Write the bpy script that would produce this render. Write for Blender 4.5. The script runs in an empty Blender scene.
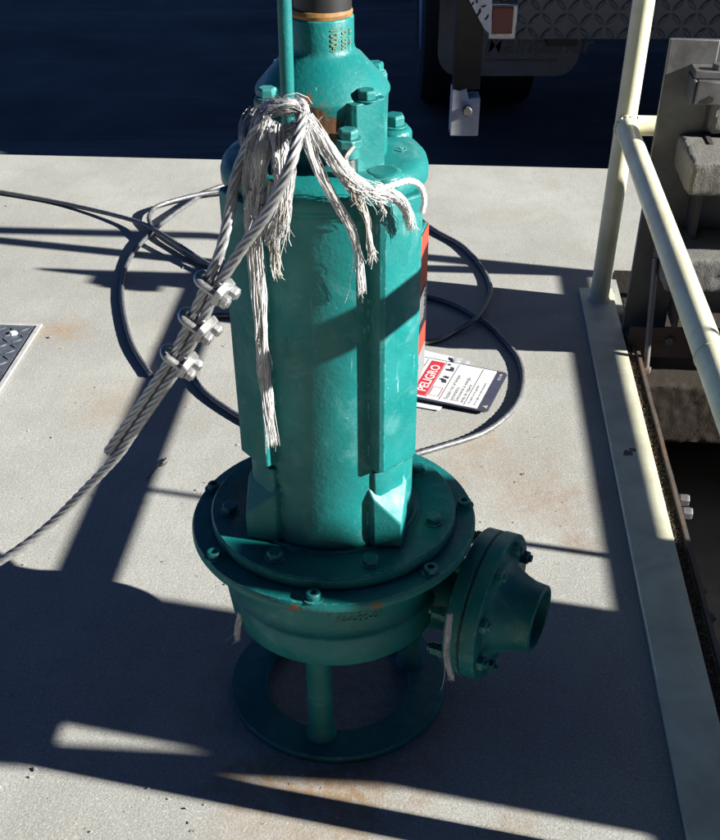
import bpy, bmesh, math, random
from mathutils import Vector, Matrix, noise
random.seed(11)
PI = math.pi
sc = bpy.context.scene
COL = sc.collection
V = Vector

# ---------------------------------------------------------------- camera model (used to measure the ground)
F, CX, CY, TH, CAMH = 1100.0, 360.0, 600.0, math.radians(40.2), 1.3
cT, sT = math.cos(TH), math.sin(TH)
def at(x, y, z=0.0):
    u = (x - CX) / F; v = (CY - y) / F
    d = (u, cT + v * sT, -sT + v * cT); t = (z - CAMH) / d[2]
    return V((d[0] * t, d[1] * t, z))
def aty(x, y, Y):
    u = (x - CX) / F; v = (CY - y) / F
    d = (u, cT + v * sT, -sT + v * cT); t = Y / d[1]
    return V((d[0] * t, Y, CAMH + d[2] * t))
# dock frame: a across, b along the kerb
PSI = math.radians(-3.9)
EA = V((math.cos(PSI), math.sin(PSI), 0)); EB = V((-math.sin(PSI), math.cos(PSI), 0))
def dk(a, b, z=0.0):
    return EA * a + EB * b + V((0, 0, z))

# ---------------------------------------------------------------- materials
def new_mat(name):
    m = bpy.data.materials.new(name); m.use_nodes = True
    nt = m.node_tree; b = nt.nodes['Principled BSDF']
    return m, nt, b
class NT:
    def __init__(s, nt): s.nt = nt; s.n = nt.nodes; s.l = nt.links
    def link(s, a, b): s.l.new(a, b)
    def coord(s, kind='Object'):
        return s.n.new('ShaderNodeTexCoord').outputs[kind]
    def mapping(s, src, scale=(1, 1, 1), rot=(0, 0, 0), loc=(0, 0, 0)):
        n = s.n.new('ShaderNodeMapping'); n.inputs['Scale'].default_value = scale
        n.inputs['Rotation'].default_value = rot; n.inputs['Location'].default_value = loc
        s.link(src, n.inputs[0]); return n.outputs[0]
    def noise(s, src, scale, detail=4, rough=.55, dist=0.0):
        n = s.n.new('ShaderNodeTexNoise'); n.inputs['Scale'].default_value = scale
        n.inputs['Detail'].default_value = detail; n.inputs['Roughness'].default_value = rough
        n.inputs['Distortion'].default_value = dist
        s.link(src, n.inputs['Vector']); return n.outputs['Fac']
    def voronoi(s, src, scale, feature='F1'):
        n = s.n.new('ShaderNodeTexVoronoi'); n.feature = feature
        n.inputs['Scale'].default_value = scale
        s.link(src, n.inputs['Vector']); return n.outputs['Distance']
    def ramp(s, src, lo, hi, a=0.0, b=1.0):
        n = s.n.new('ShaderNodeMapRange'); n.clamp = True
        n.inputs[1].default_value = lo; n.inputs[2].default_value = hi
        n.inputs[3].default_value = a; n.inputs[4].default_value = b
        s.link(src, n.inputs[0]); return n.outputs[0]
    def math(s, op, a, b=None):
        n = s.n.new('ShaderNodeMath'); n.operation = op
        for i, q in enumerate((a, b)):
            if q is None: continue
            if isinstance(q, (int, float)): n.inputs[i].default_value = q
            else: s.link(q, n.inputs[i])
        return n.outputs[0]
    def mix(s, fac, a, b):
        n = s.n.new('ShaderNodeMix'); n.data_type = 'RGBA'; n.clamp_factor = True
        for i, q in ((0, fac), (6, a), (7, b)):
            if isinstance(q, (int, float)): n.inputs[i].default_value = q
            elif isinstance(q, tuple): n.inputs[i].default_value = (q[0], q[1], q[2], 1)
            else: s.link(q, n.inputs[i])
        return n.outputs[2]
    def dist(s, src, p):
        n = s.n.new('ShaderNodeVectorMath'); n.operation = 'DISTANCE'
        s.link(src, n.inputs[0]); n.inputs[1].default_value = p
        return n.outputs['Value']
    def bump(s, h, strength, dist, bsdf, prev=None):
        n = s.n.new('ShaderNodeBump'); n.inputs['Strength'].default_value = strength
        n.inputs['Distance'].default_value = dist
        s.link(h, n.inputs['Height'])
        if prev is not None: s.link(prev, n.inputs['Normal'])
        s.link(n.outputs[0], bsdf.inputs['Normal']); return n.outputs[0]

def concrete(name, base=(.33, .315, .285), stains=(), rough_amt=1.0, cracks=False):
    m, nt, b = new_mat(name); N = NT(nt); P = N.coord()
    big = N.noise(P, 1.6, 5, .6, .3); mid = N.noise(P, 9, 6, .65); fine = N.noise(P, 240, 3, .7)
    c = N.mix(N.ramp(big, .35, .68), tuple(q * .8 for q in base), tuple(q * 1.16 for q in base))
    c = N.mix(N.ramp(N.noise(P, 4.2, 7, .7, 1.2), .5, .72, 0, .5), c, (base[0] * .8, base[1] * .73, base[2] * .62))
    c = N.mix(N.ramp(mid, .45, .75, 0, .4), c, tuple(q * .72 for q in base))
    c = N.mix(N.ramp(fine,   .53, .70, 0, .55), c, tuple(q * .5 for q in base))
    c = N.mix(N.ramp(N.noise(P, 170, 2, .5), .58, .70, 0, .45), c, tuple(min(.75, q * 1.6) for q in base))
    pits = N.ramp(N.voronoi(P, 42), .05, .085, 1, 0)
    pm = N.math('MULTIPLY', pits, N.ramp(N.noise(P, 6, 2), .56, .6))
    c = N.mix(N.math('MULTIPLY', pm, .7), c, (.06, .055, .05))
    g1 = N.noise(P, 330, 2, .6); g2 = N.noise(P, 150, 3, .65)
    c = N.mix(N.ramp(g1, .36, .50, .42, 0), c, tuple(q * .52 for q in base))
    c = N.mix(N.ramp(g1, .52, .66, 0, .35), c, tuple(min(.8, q * 1.5) for q in base))
    c = N.mix(N.ramp(g2, .55, .68, 0, .4), c, (base[0] * .62, base[1] * .55, base[2] * .48))
    # faint scratches of the broom finish
    br = N.noise(N.mapping(P, (160, 5, 1), (0, 0, .35)), 1, 3, .6)
    c = N.mix(N.ramp(br, .55, .75, 0, .22), c, tuple(q * .6 for q in base))
    rust = N.ramp(N.noise(P, 7, 6, .7, .8), .62, .74, 0, .45)
    c = N.mix(N.math('MULTIPLY', rust, N.ramp(N.noise(P, 1.1, 2), .5, .62)), c, (.33, .2, .09))
    warp = N.noise(P, 13, 6, .7); brk_ = N.ramp(N.noise(P, 46, 8, .75, .5), .38, .60, .25, 1)
    for (p, r, k, colr) in stains:
        d = N.math('ADD', N.dist(P, p), N.math('MULTIPLY', N.math('SUBTRACT', warp, .5), r * 2.2))
        c = N.mix(N.math('MULTIPLY', N.ramp(d, r * .2, r, k * 1.25, 0), brk_), c, colr)
    N.link(c, b.inputs['Base Color'])
    b.inputs['Roughness'].default_value = .85
    b.inputs['Specular IOR Level'].default_value = .25
    n1 = N.bump(fine, .35 * rough_amt, .002, b)
    n2 = N.bump(mid, .3 * rough_amt, .006, b, n1)
    N.bump(N.math('SUBTRACT', 1.0, pm), .5, .003, b, n2)
    return m

def paint(name, base, rough=.42, wear=.5, rust=.3, chalk=None, spots=(), bumpy=.35, spec=.5, edge=False):
    m, nt, b = new_mat(name); N = NT(nt); P = N.coord()
    chalk = chalk or tuple(min(.8, q * .6 + .3) for q in base)
    big = N.noise(P, 8, 5, .6, .4)
    c = N.mix(N.ramp(big, .3, .7), tuple(q * .78 for q in base), tuple(min(.85, q * 1.2) for q in base))
    # dusty chalking in clouds
    ch = N.math('MULTIPLY', N.ramp(N.noise(P, 14, 8, .72, .6), .54, .8), wear * .75)
    c = N.mix(ch, c, chalk)
    # scuffs: thin stretched streaks, two directions
    s1 = N.ramp(N.noise(N.mapping(P, (60, 60, 9)), 1, 6, .75, .6), .655, .70)
    s2 = N.ramp(N.noise(N.mapping(P, (14, 70, 60), (.5, .3, .8)), 1, 6, .75, .6), .665, .71)
    sm = N.math('MULTIPLY', N.math('MAXIMUM', s1, s2), N.ramp(N.noise(P, 5, 3), .42, .60, 0, min(1, wear * 1.4)))
    c = N.mix(sm, c, chalk)
    # hairline scratches and small chips
    s3 = N.ramp(N.noise(N.mapping(P, (220, 220, 16), (.25, .1, 0)), 1, 5, .7, .4), .665, .69)
    s4 = N.ramp(N.noise(N.mapping(P, (18, 240, 240), (0, .5, .6)), 1, 5, .7, .4), .675, .70)
    s5 = N.ramp(N.noise(P, 95, 6, .75), .69, .72)
    hm = N.math('MULTIPLY', N.math('MAXIMUM', N.math('MAXIMUM', s3, s4), s5), N.ramp(N.noise(P, 9, 3), .46, .64, 0, min(1, wear * 1.6)))
    c = N.mix(hm, c, tuple(min(.8, q * 1.25) for q in chalk))
    dirt = N.ramp(N.noise(P, 22, 6, .7), .6, .8, 0, .35)
    c = N.mix(dirt, c, tuple(q * .35 for q in base))
    if edge:
        bv = N.n.new('ShaderNodeBevel'); bv.samples = 4; bv.inputs['Radius'].default_value = .0035
        ge = N.n.new('ShaderNodeNewGeometry'); dp = N.n.new('ShaderNodeVectorMath'); dp.operation = 'DOT_PRODUCT'
        N.link(bv.outputs[0], dp.inputs[0]); N.link(ge.outputs['Normal'], dp.inputs[1])
        em = N.math('MULTIPLY', N.ramp(dp.outputs['Value'], .90, .985, 1, 0), N.ramp(N.noise(P, 70, 6, .75), .50, .60))
        c = N.mix(N.math('MULTIPLY', em, .75), c, chalk)
        em2 = N.math('MULTIPLY', em, N.ramp(N.noise(P, 24, 5, .7), .60, .66))
        c = N.mix(N.math('MULTIPLY', em2, .9), c, (.14, .06, .025))
    if rust > 0:
        rm = N.ramp(N.noise(P, 19, 8, .72, .5), .735 - .02 * rust, .755, 0, 1)
        rm = N.math('MULTIPLY', rm, rust)
        c = N.mix(rm, c, (.19, .07, .022))
    warp = N.noise(P, 55, 7, .7)
    for (p, r, colr) in spots:
        d = N.math('ADD', N.dist(P, p), N.math('MULTIPLY', N.math('SUBTRACT', warp, .5), r * 3.0))
        c = N.mix(N.ramp(d, r * .8, r * .95, .95, 0), c, colr)
    N.link(c, b.inputs['Base Color'])
    r = N.ramp(N.noise(P, 30, 5, .6), .3, .75, rough - .08, rough + .25)
    N.link(r, b.inputs['Roughness']); b.inputs['Specular IOR Level'].default_value = spec
    n1 = N.bump(N.noise(P, 190, 3, .6), bumpy, .0011, b)
    N.bump(big, bumpy * .6, .006, b, n1)
    return m

def metal(name, base, rough=.4, metallic=1.0, dirty=.5, dirtc=(.1, .07, .05), scale=40):
    m, nt, b = new_mat(name); N = NT(nt); P = N.coord()
    n = N.noise(P, scale, 7, .7, .4); big = N.noise(P, scale * .15, 4, .6)
    c = N.mix(N.ramp(n, .3, .75), tuple(q * .7 for q in base), tuple(min(.9, q * 1.25) for q in base))
    d = N.math('MULTIPLY', N.ramp(big, .45, .7), dirty)
    c = N.mix(d, c, dirtc)
    N.link(c, b.inputs['Base Color'])
    N.link(N.ramp(n, .3, .7, rough - .1, rough + .2), b.inputs['Roughness'])
    N.link(N.math('SUBTRACT', metallic, N.math('MULTIPLY', d, metallic * .8)), b.inputs['Metallic'])
    N.bump(n, .3, .0015, b)
    return m

def plain(name, base, rough=.6, metallic=0.0, var=.2, scale=30, spec=.5, bump=.15):
    m, nt, b = new_mat(name); N = NT(nt); P = N.coord()
    n = N.noise(P, scale, 5, .65)
    c = N.mix(N.ramp(n, .3, .72), tuple(q * (1 - var) for q in base), tuple(min(.9, q * (1 + var)) for q in base))
    N.link(c, b.inputs['Base Color'])
    b.inputs['Roughness'].default_value = rough; b.inputs['Metallic'].default_value = metallic
    b.inputs['Specular IOR Level'].default_value = spec
    if bump: N.bump(n, bump, .002, b)
    return m

# ---------------------------------------------------------------- mesh builder
class MB:
    def __init__(s): s.v = []; s.f = []; s.mi = []; s.cur = 0
    def add(s, vs, fs, M=None):
        o = len(s.v)
        s.v += [(M @ V(p)) if M is not None else V(p) for p in vs]
        s.f += [tuple(o + i for i in f) for f in fs]; s.mi += [s.cur] * len(fs)
        return s
    def box(s, x0, x1, y0, y1, z0, z1, M=None):
        vs = [(x, y, z) for z in (z0, z1) for y in (y0, y1) for x in (x0, x1)]
        return s.add(vs, [(0, 2, 3, 1), (4, 5, 7, 6), (0, 1, 5, 4), (2, 6, 7, 3), (0, 4, 6, 2), (1, 3, 7, 5)], M)
    def prism(s, pts, z0, z1, M=None, top=None):
        n = len(pts); top = top or pts
        vs = [(p[0], p[1], z0) for p in pts] + [(p[0], p[1], z1) for p in top]
        fs = [tuple(range(n - 1, -1, -1)), tuple(range(n, 2 * n))]
        fs += [(i, (i + 1) % n, n + (i + 1) % n, n + i) for i in range(n)]
        return s.add(vs, fs, M)
    def lathe(s, prof, n=96, M=None, wob=None):
        """prof = [(r,z)...] walked from bottom outwards to the top (outside to the right); r=0 ends close the solid"""
        vs = []; rings = []
        for (r, z) in prof:
            if r <= 1e-6:
                rings.append([len(vs)]); vs.append((0, 0, z))
            else:
                rr = []
                for k in range(n):
                    t = 2 * PI * k / n; q = r * (wob(t, z) if wob else 1)
                    rr.append(len(vs)); vs.append((q * math.cos(t), q * math.sin(t), z))
                rings.append(rr)
        fs = []
        for A, B in zip(rings, rings[1:]):
            for k in range(n):
                k2 = (k + 1) % n
                if len(A) == 1 and len(B) == 1: continue
                if len(A) == 1: fs.append((A[0], B[k2], B[k]))
                elif len(B) == 1: fs.append((A[k], A[k2], B[0]))
                else: fs.append((A[k], A[k2], B[k2], B[k]))
        return s.add(vs, fs, M)
    def cyl(s, r, z0, z1, n=32, M=None, ch=0.0, r2=None):
        r2 = r if r2 is None else r2
        pr = [(0, z0), (r, z0), (r2, z1 - ch), (r2 - ch, z1), (0, z1)] if ch else [(0, z0), (r, z0), (r2, z1), (0, z1)]
        return s.lathe(pr, n, M)
    def hexa(s, r, z0, z1, M=None, rot=0.0):
        c = (z1 - z0) * .18
        P = lambda q: [(q * math.cos(rot + k * PI / 3), q * math.sin(rot + k * PI / 3)) for k in range(6)]
        s.prism(P(r), z0, z1 - c, M)
        return s.prism(P(r), z1 - c, z1, M, top=P(r * .86))
    def tube(s, pts, rad, n=12, cap=True, helix=None, closed=False):
        """helix=(lobes, depth, pitch) gives the lay of a wire rope"""
        pts = [V(p) for p in pts]; m = len(pts)
        T = []
        for i in range(m):
            a = pts[max(0, i - 1)]; b = pts[min(m - 1, i + 1)]
            d = (b - a); T.append(d.normalized() if d.length > 1e-9 else V((0, 0, 1)))
        up = V((0, 0, 1)) if abs(T[0].z) < .9 else V((1, 0, 0))
        U = (up - T[0] * up.dot(T[0])).normalized()
        vs = []; L = 0.0
        for i in range(m):
            if i:
                L += (pts[i] - pts[i - 1]).length
                U = (U - T[i] * U.dot(T[i])).normalized()
            W = T[i].cross(U); r = rad[i] if isinstance(rad, (list, tuple)) else rad
            for k in range(n):
                t = 2 * PI * k / n; q = r
                if helix:
                    ph = t - 2 * PI * L / helix[2]
                    q = r * (1 - helix[1] * (1 - abs(math.cos(ph * helix[0] / 2))))
                vs.append(pts[i] + U * (q * math.cos(t)) + W * (q * math.sin(t)))
        fs = []
        for i in range(m - 1):
            for k in range(n):
                k2 = (k + 1) % n
                fs.append((i * n + k, i * n + k2, (i + 1) * n + k2, (i + 1) * n + k))
        if cap:
            fs.append(tuple(range(n - 1, -1, -1))); fs.append(tuple((m - 1) * n + k for k in range(n)))
        return s.add(vs, fs)
    def build(s, name, mats, parent=None, bevel=0.0, smooth=35, segs=2):
        me = bpy.data.meshes.new(name); me.from_pydata([tuple(p) for p in s.v], [], s.f); me.update()
        if not isinstance(mats, (list, tuple)): mats = [mats]
        for m in mats: me.materials.append(m)
        for p, i in zip(me.polygons, s.mi): p.material_index = i
        if smooth:
            me.polygons.foreach_set('use_smooth', [True] * len(me.polygons))
            me.set_sharp_from_angle(angle=math.radians(smooth))
        o = bpy.data.objects.new(name, me); COL.objects.link(o)
        if parent is not None: o.parent = parent
        if bevel:
            md = o.modifiers.new('edge', 'BEVEL'); md.width = bevel; md.segments = segs
            md.limit_method = 'ANGLE'; md.angle_limit = math.radians(40); md.use_clamp_overlap = True
            md.harden_normals = False
        return o

def tag(o, label=None, cat=None, group=None, kind=None):
    if label: o['label'] = label
    if cat: o['category'] = cat
    if group: o['group'] = group
    if kind: o['kind'] = kind
    return o
def thing(name, label, cat, loc=(0, 0, 0), rot=(0, 0, 0), group=None):
    o = bpy.data.objects.new(name, None); COL.objects.link(o)
    o.location = loc; o.rotation_euler = rot; o.empty_display_size = .1
    return tag(o, label, cat, group)
def frame(o, z, x=None):
    z = V(z).normalized(); x = V(x) if x is not None else (V((0, 0, 1)) if abs(z.z) < .9 else V((1, 0, 0)))
    x = (x - z * x.dot(z)).normalized(); y = z.cross(x)
    M = Matrix((x, y, z)).transposed().to_4x4(); M.translation = V(o); return M
def smoothpath(P, step=.006):
    P = [V(p) for p in P]; out = []
    for i in range(len(P) - 1):
        p0 = P[max(0, i - 1)]; p1 = P[i]; p2 = P[i + 1]; p3 = P[min(len(P) - 1, i + 2)]
        n = max(2, int((p2 - p1).length / step))
        for k in range(n):
            t = k / n
            out.append(.5 * ((2 * p1) + (p2 - p0) * t + (2 * p0 - 5 * p1 + 4 * p2 - p3) * t * t + (3 * p1 - p0 - 3 * p2 + p3) * t ** 3))
    out.append(P[-1]); return out
def textmesh(body, size, depth=0.0, align='LEFT', shear=0.0, bold=0.0):
    cu = bpy.data.curves.new('lettering', 'FONT'); cu.body = body; cu.size = size; cu.extrude = depth
    cu.align_x = align; cu.shear = shear; cu.offset = bold; cu.resolution_u = 3
    o = bpy.data.objects.new('lettering', cu); COL.objects.link(o)
    dg = bpy.context.evaluated_depsgraph_get(); dg.update()
    me = bpy.data.meshes.new_from_object(o.evaluated_get(dg))
    vs = [v.co.copy() for v in me.vertices]; fs = [tuple(p.vertices) for p in me.polygons]
    bpy.data.objects.remove(o); bpy.data.curves.remove(cu); bpy.data.meshes.remove(me)
    return vs, fs
def treads(mb, M, w, h, pitch=.03, ln=.026, wd=.0075, ht=.0028, edge=.012):
    """raised lens-shaped bars of checker plate on a w x h face"""
    nx = int((w - 2 * edge) / pitch); ny = int((h - 2 * edge) / pitch)
    for i in range(nx + 1):
        for j in range(ny + 1):
            cx = edge + i * pitch; cy = edge + j * pitch
            ang = PI / 4 if (i + j) % 2 == 0 else -PI / 4
            ca, sa = math.cos(ang), math.sin(ang)
            prof = [(-1, 0, 0), (-.55, .75, 0), (0, 1, 0), (.55, .75, 0), (1, 0, 0), (.55, -.75, 0), (0, -1, 0), (-.55, -.75, 0)]
            top = [(-.62, 0, 1), (0, .4, 1), (.62, 0, 1), (0, -.4, 1)]
            vs = []
            for (x, y, z) in prof + top:
                X = x * ln * .5; Y = y * wd * .5
                px_ = cx + X * ca - Y * sa; py_ = cy + X * sa + Y * ca
                vs.append((min(max(px_, .001), w - .001), min(max(py_, .001), h - .001), z * ht + .0003))
            fs = [(0, 8, 9, 1), (1, 9, 2), (2, 9, 3), (3, 9, 10, 4), (4, 10, 11, 5), (5, 11, 6), (6, 11, 7), (7, 11, 8, 0), (8, 11, 10, 9)]
            fs = [tuple(reversed(f)) for f in fs]
            mb.add(vs, fs, M)

# ---------------------------------------------------------------- palette
RUSTC = (.2, .085, .03)
M_pad = concrete('pad_concrete', (.41, .411, .382), stains=[
    (tuple(at(62, 330)), .09, .55, (.36, .22, .1)), (tuple(at(350, 792)), .13, .55, (.27, .15, .06)),
    (tuple(at(345, 700)), .26, .35, (.2, .13, .09)), (tuple(at(120, 405)), .16, .3, (.36, .24, .12)),
    (tuple(at(480, 440)), .1, .3, (.36, .24, .14)), (tuple(at(548, 505)), .13, .4, (.3, .19, .12)), (tuple(at(500, 470)), .2, .32, (.34, .25, .17)), (tuple(at(580, 545)), .05, .45, (.26, .16, .1)), (tuple(at(470, 600)), .12, .3, (.3, .2, .13)), (tuple(at(300, 800)), .16, .4, (.33, .2, .09)), (tuple(at(190, 330)), .15, .2, (.34, .25, .16)),
    (tuple(at(250, 780)), .08, .3, (.27, .16, .08)), (tuple(at(520, 835)), .06, .35, (.27, .16, .08))])
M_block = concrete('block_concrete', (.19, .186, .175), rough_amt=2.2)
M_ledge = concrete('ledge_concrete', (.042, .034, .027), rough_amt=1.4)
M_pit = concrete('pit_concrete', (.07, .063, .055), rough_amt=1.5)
M_teal = paint('teal_enamel', (.006, .165, .160), .40, .5, .45, chalk=(.27, .52, .52),
               spots=[((-.013, -.079, .928), .024, (.17, .07, .03)), ((.012, -.08, .917), .016, (.12, .06, .03)),
                      ((-.05, -.2, .333), .012, RUSTC), ((.06, -.2, .336), .01, RUSTC), ((-.02, -.155, .19), .006, (.04, .03, .02))], spec=.38, edge=True, bumpy=.5)
M_tealb = paint('teal_bolt_enamel', (.006, .175, .172), .38, .4, .5, chalk=(.3, .52, .51), edge=True)
M_letter = plain('ochre_stained_enamel', (.16, .21, .12), .5, var=.5, scale=120)
M_cable = plain('black_cable_rubber', (.012, .012, .013), .55, var=.4, scale=60)
M_orange = metal('rusty_gland', (.33, .17, .045), .6, .0, .8, (.12, .05, .018), 120)
M_steel = metal('bright_steel', (.55, .55, .54), .32, 1.0, .3, (.2, .17, .14), 80)
M_wire = metal('galvanised_wire', (.40, .405, .41), .45, .65, .6, (.12, .11, .10), 90)
M_wireg = metal('ground_wire', (.20, .205, .215), .45, .6, .35, (.1, .09, .085), 60)
M_clip = metal('galvanised_clip', (.46, .465, .47), .38, .8, .6, (.13, .12, .11), 110)
M_white = plain('white_rope_fibre', (.82, .82, .82), .9, var=.14, scale=35, spec=.1, bump=0)
M_dirty = plain('dirty_rope_fibre', (.42, .38, .33), .9, var=.5, scale=50, spec=.1, bump=0)
m_, nt_, b_ = new_mat('matted_fibre'); N_ = NT(nt_); P_ = N_.coord()
s_ = N_.noise(N_.mapping(P_, (420, 420, 26)), 1, 5, .7, .5); t_ = N_.noise(P_, 38, 6, .7)
c_ = N_.mix(N_.ramp(s_, .35, .65), (.50, .50, .50), (.85, .85, .85)); c_ = N_.mix(N_.ramp(t_, .52, .70, 0, .65), c_, (.27, .23, .18))
N_.link(c_, b_.inputs['Base Color']); b_.inputs['Roughness'].default_value = .95; b_.inputs['Specular IOR Level'].default_value = .1
N_.bump(s_, .8, .003, b_)
c_ = N_.mix(N_.ramp(N_.noise(P_, 16, 5, .6), .52, .64, 0, .22), c_, (.5, .46, .40))
N_.link(c_, b_.inputs['Base Color'])
M_mat = m_
M_greyf = plain('grey_rope_fibre', (.52, .50, .47), .9, var=.3, scale=50, spec=.1, bump=0)
M_cream = paint('cream_rail_paint', (.80, .745, .51), .36, .12, .3, chalk=(.82, .79, .62), bumpy=.18)
M_creamk = paint('cream_kerb_paint', (.76, .715, .53), .5, .3, .3, chalk=(.76, .74, .62),
                 spots=[(tuple(at(627, 453, .012)), .012, (.1, .08, .06)), (tuple(at(633, 449, .012)), .009, (.12, .09, .06))], bumpy=.3)
M_grey = metal('weathered_grey_plate', (.17, .17, .175), .5, .5, .6, (.09, .075, .065), 22)
M_dark = metal('dark_rusty_steel', (.09, .085, .08), .6, .4, .7, (.09, .05, .03), 30)
M_rusty = metal('rusty_steel_edge', (.13, .11, .095), .65, .3, .8, (.17, .09, .045), 60)
M_tread = metal('grey_checker_plate', (.16, .18, .21), .42, .5, .3, (.1, .1, .1), 40)
M_bump = metal('dark_checker_plate', (.13, .135, .15), .42, .35, .3, (.05, .05, .05), 30)
M_tyre = plain('tyre_rubber', (.018, .018, .019), .8, var=.3, scale=50)
M_rim = plain('blue_grey_rim', (.30, .34, .42), .4, .3, var=.15)
M_flap = plain('mud_flap_rubber', (.14, .145, .155), .6, var=.25, scale=12)
M_flapt = plain('flap_lettering', (.098, .10, .11), .6)
M_body = plain('truck_body_paint', (.5, .52, .55), .35, var=.08)
M_under = plain('truck_chassis_black', (.02, .02, .02), .6, var=.3)
M_legw = plain('scuffed_white_leg', (.82, .83, .84), .5, var=.22, scale=25)
M_legb = plain('black_greasy_leg', (.022, .018, .015), .45, var=.5, scale=14)
M_red = plain('red_lens', (.22, .012, .012), .2, var=.1)
M_chrome = metal('lamp_bezel', (.6, .6, .62), .25, .8, .1)
M_signw = plain('sign_white', (.74, .74, .72), .4, var=.05)
M_signr = plain('sign_red', (.55, .03, .05), .4, var=.1)
M_signk = plain('sign_dark', (.05, .055, .09), .45, var=.2)
M_ink = plain('sign_ink', (.03, .035, .06), .5)
M_tape = plain('grey_tape', (.5, .5, .5), .35, var=.25)
M_platek = plain('nameplate_black', (.02, .022, .028), .35, var=.3)
M_plater = plain('nameplate_red', (.62, .06, .035), .4, var=.15)
M_plateg = plain('nameplate_grey', (.35, .36, .37), .35, .4, var=.2)
M_yellow = plain('faded_yellow_mark', (.35, .36, .17), .6, var=.3)
m_, nt_, b_ = new_mat('asphalt'); N_ = NT(nt_); P_ = N_.coord()
fa = N_.noise(P_, 140, 4, .75); c_ = N_.mix(N_.ramp(N_.noise(P_, 1.3, 5, .6), .3, .7), (.08, .083, .088), (.22, .22, .22))
c_ = N_.mix(N_.ramp(N_.noise(P_, .35, 6, .65, .8), .42, .62, 0, .6), c_, (.06, .061, .066))
c_ = N_.mix(N_.ramp(N_.noise(N_.mapping(P_, (.5, 2.4, 1), (0, 0, .5)), 1, 6, .7, .6), .5, .72, 0, .75), c_, (.30, .29, .28))
c_ = N_.mix(N_.ramp(fa, .58, .72, 0, .7), c_, (.22, .22, .21))
c_ = N_.mix(N_.ramp(N_.voronoi(P_, 9), .02, .03, .8, 0), c_, (.3, .3, .28))
N_.link(c_, b_.inputs['Base Color']); b_.inputs['Roughness'].default_value = .85
N_.bump(fa, .6, .006, b_)
M_asph = m_

# ================================================================ SETTING
# ground
g = MB(); g.add([(-150, -150, -.45), (150, -150, -.45), (150, 150, -.45), (-150, 150, -.45)], [(0, 1, 2, 3)])
tag(g.build('ground', M_asph, smooth=0), kind='structure')
# the concrete pad with the rectangular pit cut into it
PA0, PA1, PB0, PB1, PZ = .515, 1.42, .1, 3.03, -1.6
xs = [-9.0, PA0, PA1, 9.0]; ys = [-5.0, PB0, PB1, 3.87]
pad = MB(); vs = []; idx = {}
def pv(a, b, z):
    vs.append(dk(a, b, z)); return len(vs) - 1
fs = []
for i in range(3):
    for j in range(3):
        if (i, j) == (1, 1): continue
        q = [pv(xs[i], ys[j], 0), pv(xs[i + 1], ys[j], 0), pv(xs[i + 1], ys[j + 1], 0), pv(xs[i], ys[j + 1], 0)]
        fs.append(tuple(q))
lip = .012
o4 = [(-9, -5), (9, -5), (9, 3.87), (-9, 3.87)]
for k in range(4):
    (a0, b0), (a1, b1) = o4[k], o4[(k + 1) % 4]
    fs.append((pv(a0, b0, -.449), pv(a1, b1, -.449), pv(a1, b1, 0), pv(a0, b0, 0)))
pad.add(vs, fs); padobj = pad.build('concrete_pad', M_pad, smooth=0); tag(padobj, kind='structure')
bmx = bmesh.new(); bmx.from_mesh(padobj.data); bmesh.ops.remove_doubles(bmx, verts=bmx.verts, dist=1e-5)
ed = [e for e in bmx.edges if all(abs(v.co.z) < 1e-4 for v in e.verts) and len(e.link_faces) == 2 and any(abs(f.normal.z) < .5 for f in e.link_faces)]
bmesh.ops.bevel(bmx, geom=ed, offset=.012, segments=2, affect='EDGES'); bmx.to_mesh(padobj.data); bmx.free()
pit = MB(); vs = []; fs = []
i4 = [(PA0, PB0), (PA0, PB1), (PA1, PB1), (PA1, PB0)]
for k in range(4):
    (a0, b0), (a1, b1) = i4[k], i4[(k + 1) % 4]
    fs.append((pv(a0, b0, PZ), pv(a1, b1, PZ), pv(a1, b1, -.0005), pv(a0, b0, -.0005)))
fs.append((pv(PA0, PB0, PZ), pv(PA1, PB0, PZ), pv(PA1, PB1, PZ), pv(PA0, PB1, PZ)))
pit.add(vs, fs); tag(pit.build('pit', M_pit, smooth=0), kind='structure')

# ================================================================ PUMP
pump = thing('submersible_pump', 'teal painted submersible pump standing upright on its ring foot on the concrete pad', 'pump',
             (-.0365, 1.322, 0), (0, math.radians(-.35), 0))
COLA = [math.radians(d) for d in (-47.5, 38, 130, -143)]
def rz(a): return Matrix.Rotation(a, 4, 'Z')
# foot ring and legs
b = MB(); b.lathe([(.118, .001), (.178, .001), (.179, .004), (.179, .010), (.177, .013), (.119, .013), (.118, .010), (.118, .001)], 128)
foot = b.build('foot_ring', M_teal, pump)
for d in (-101, 19, 139):
    a = math.radians(d); M = Matrix.Translation((.128 * math.cos(a), .128 * math.sin(a), 0))
    b = MB(); b.lathe([(0, .012), (.0245, .012), (.024, .016), (.0205, .022), (.0195, .05), (.0195, .175), (.023, .186), (.023, .2), (0, .2)], 40, M)
    b.build('support_leg', M_teal, pump)
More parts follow.
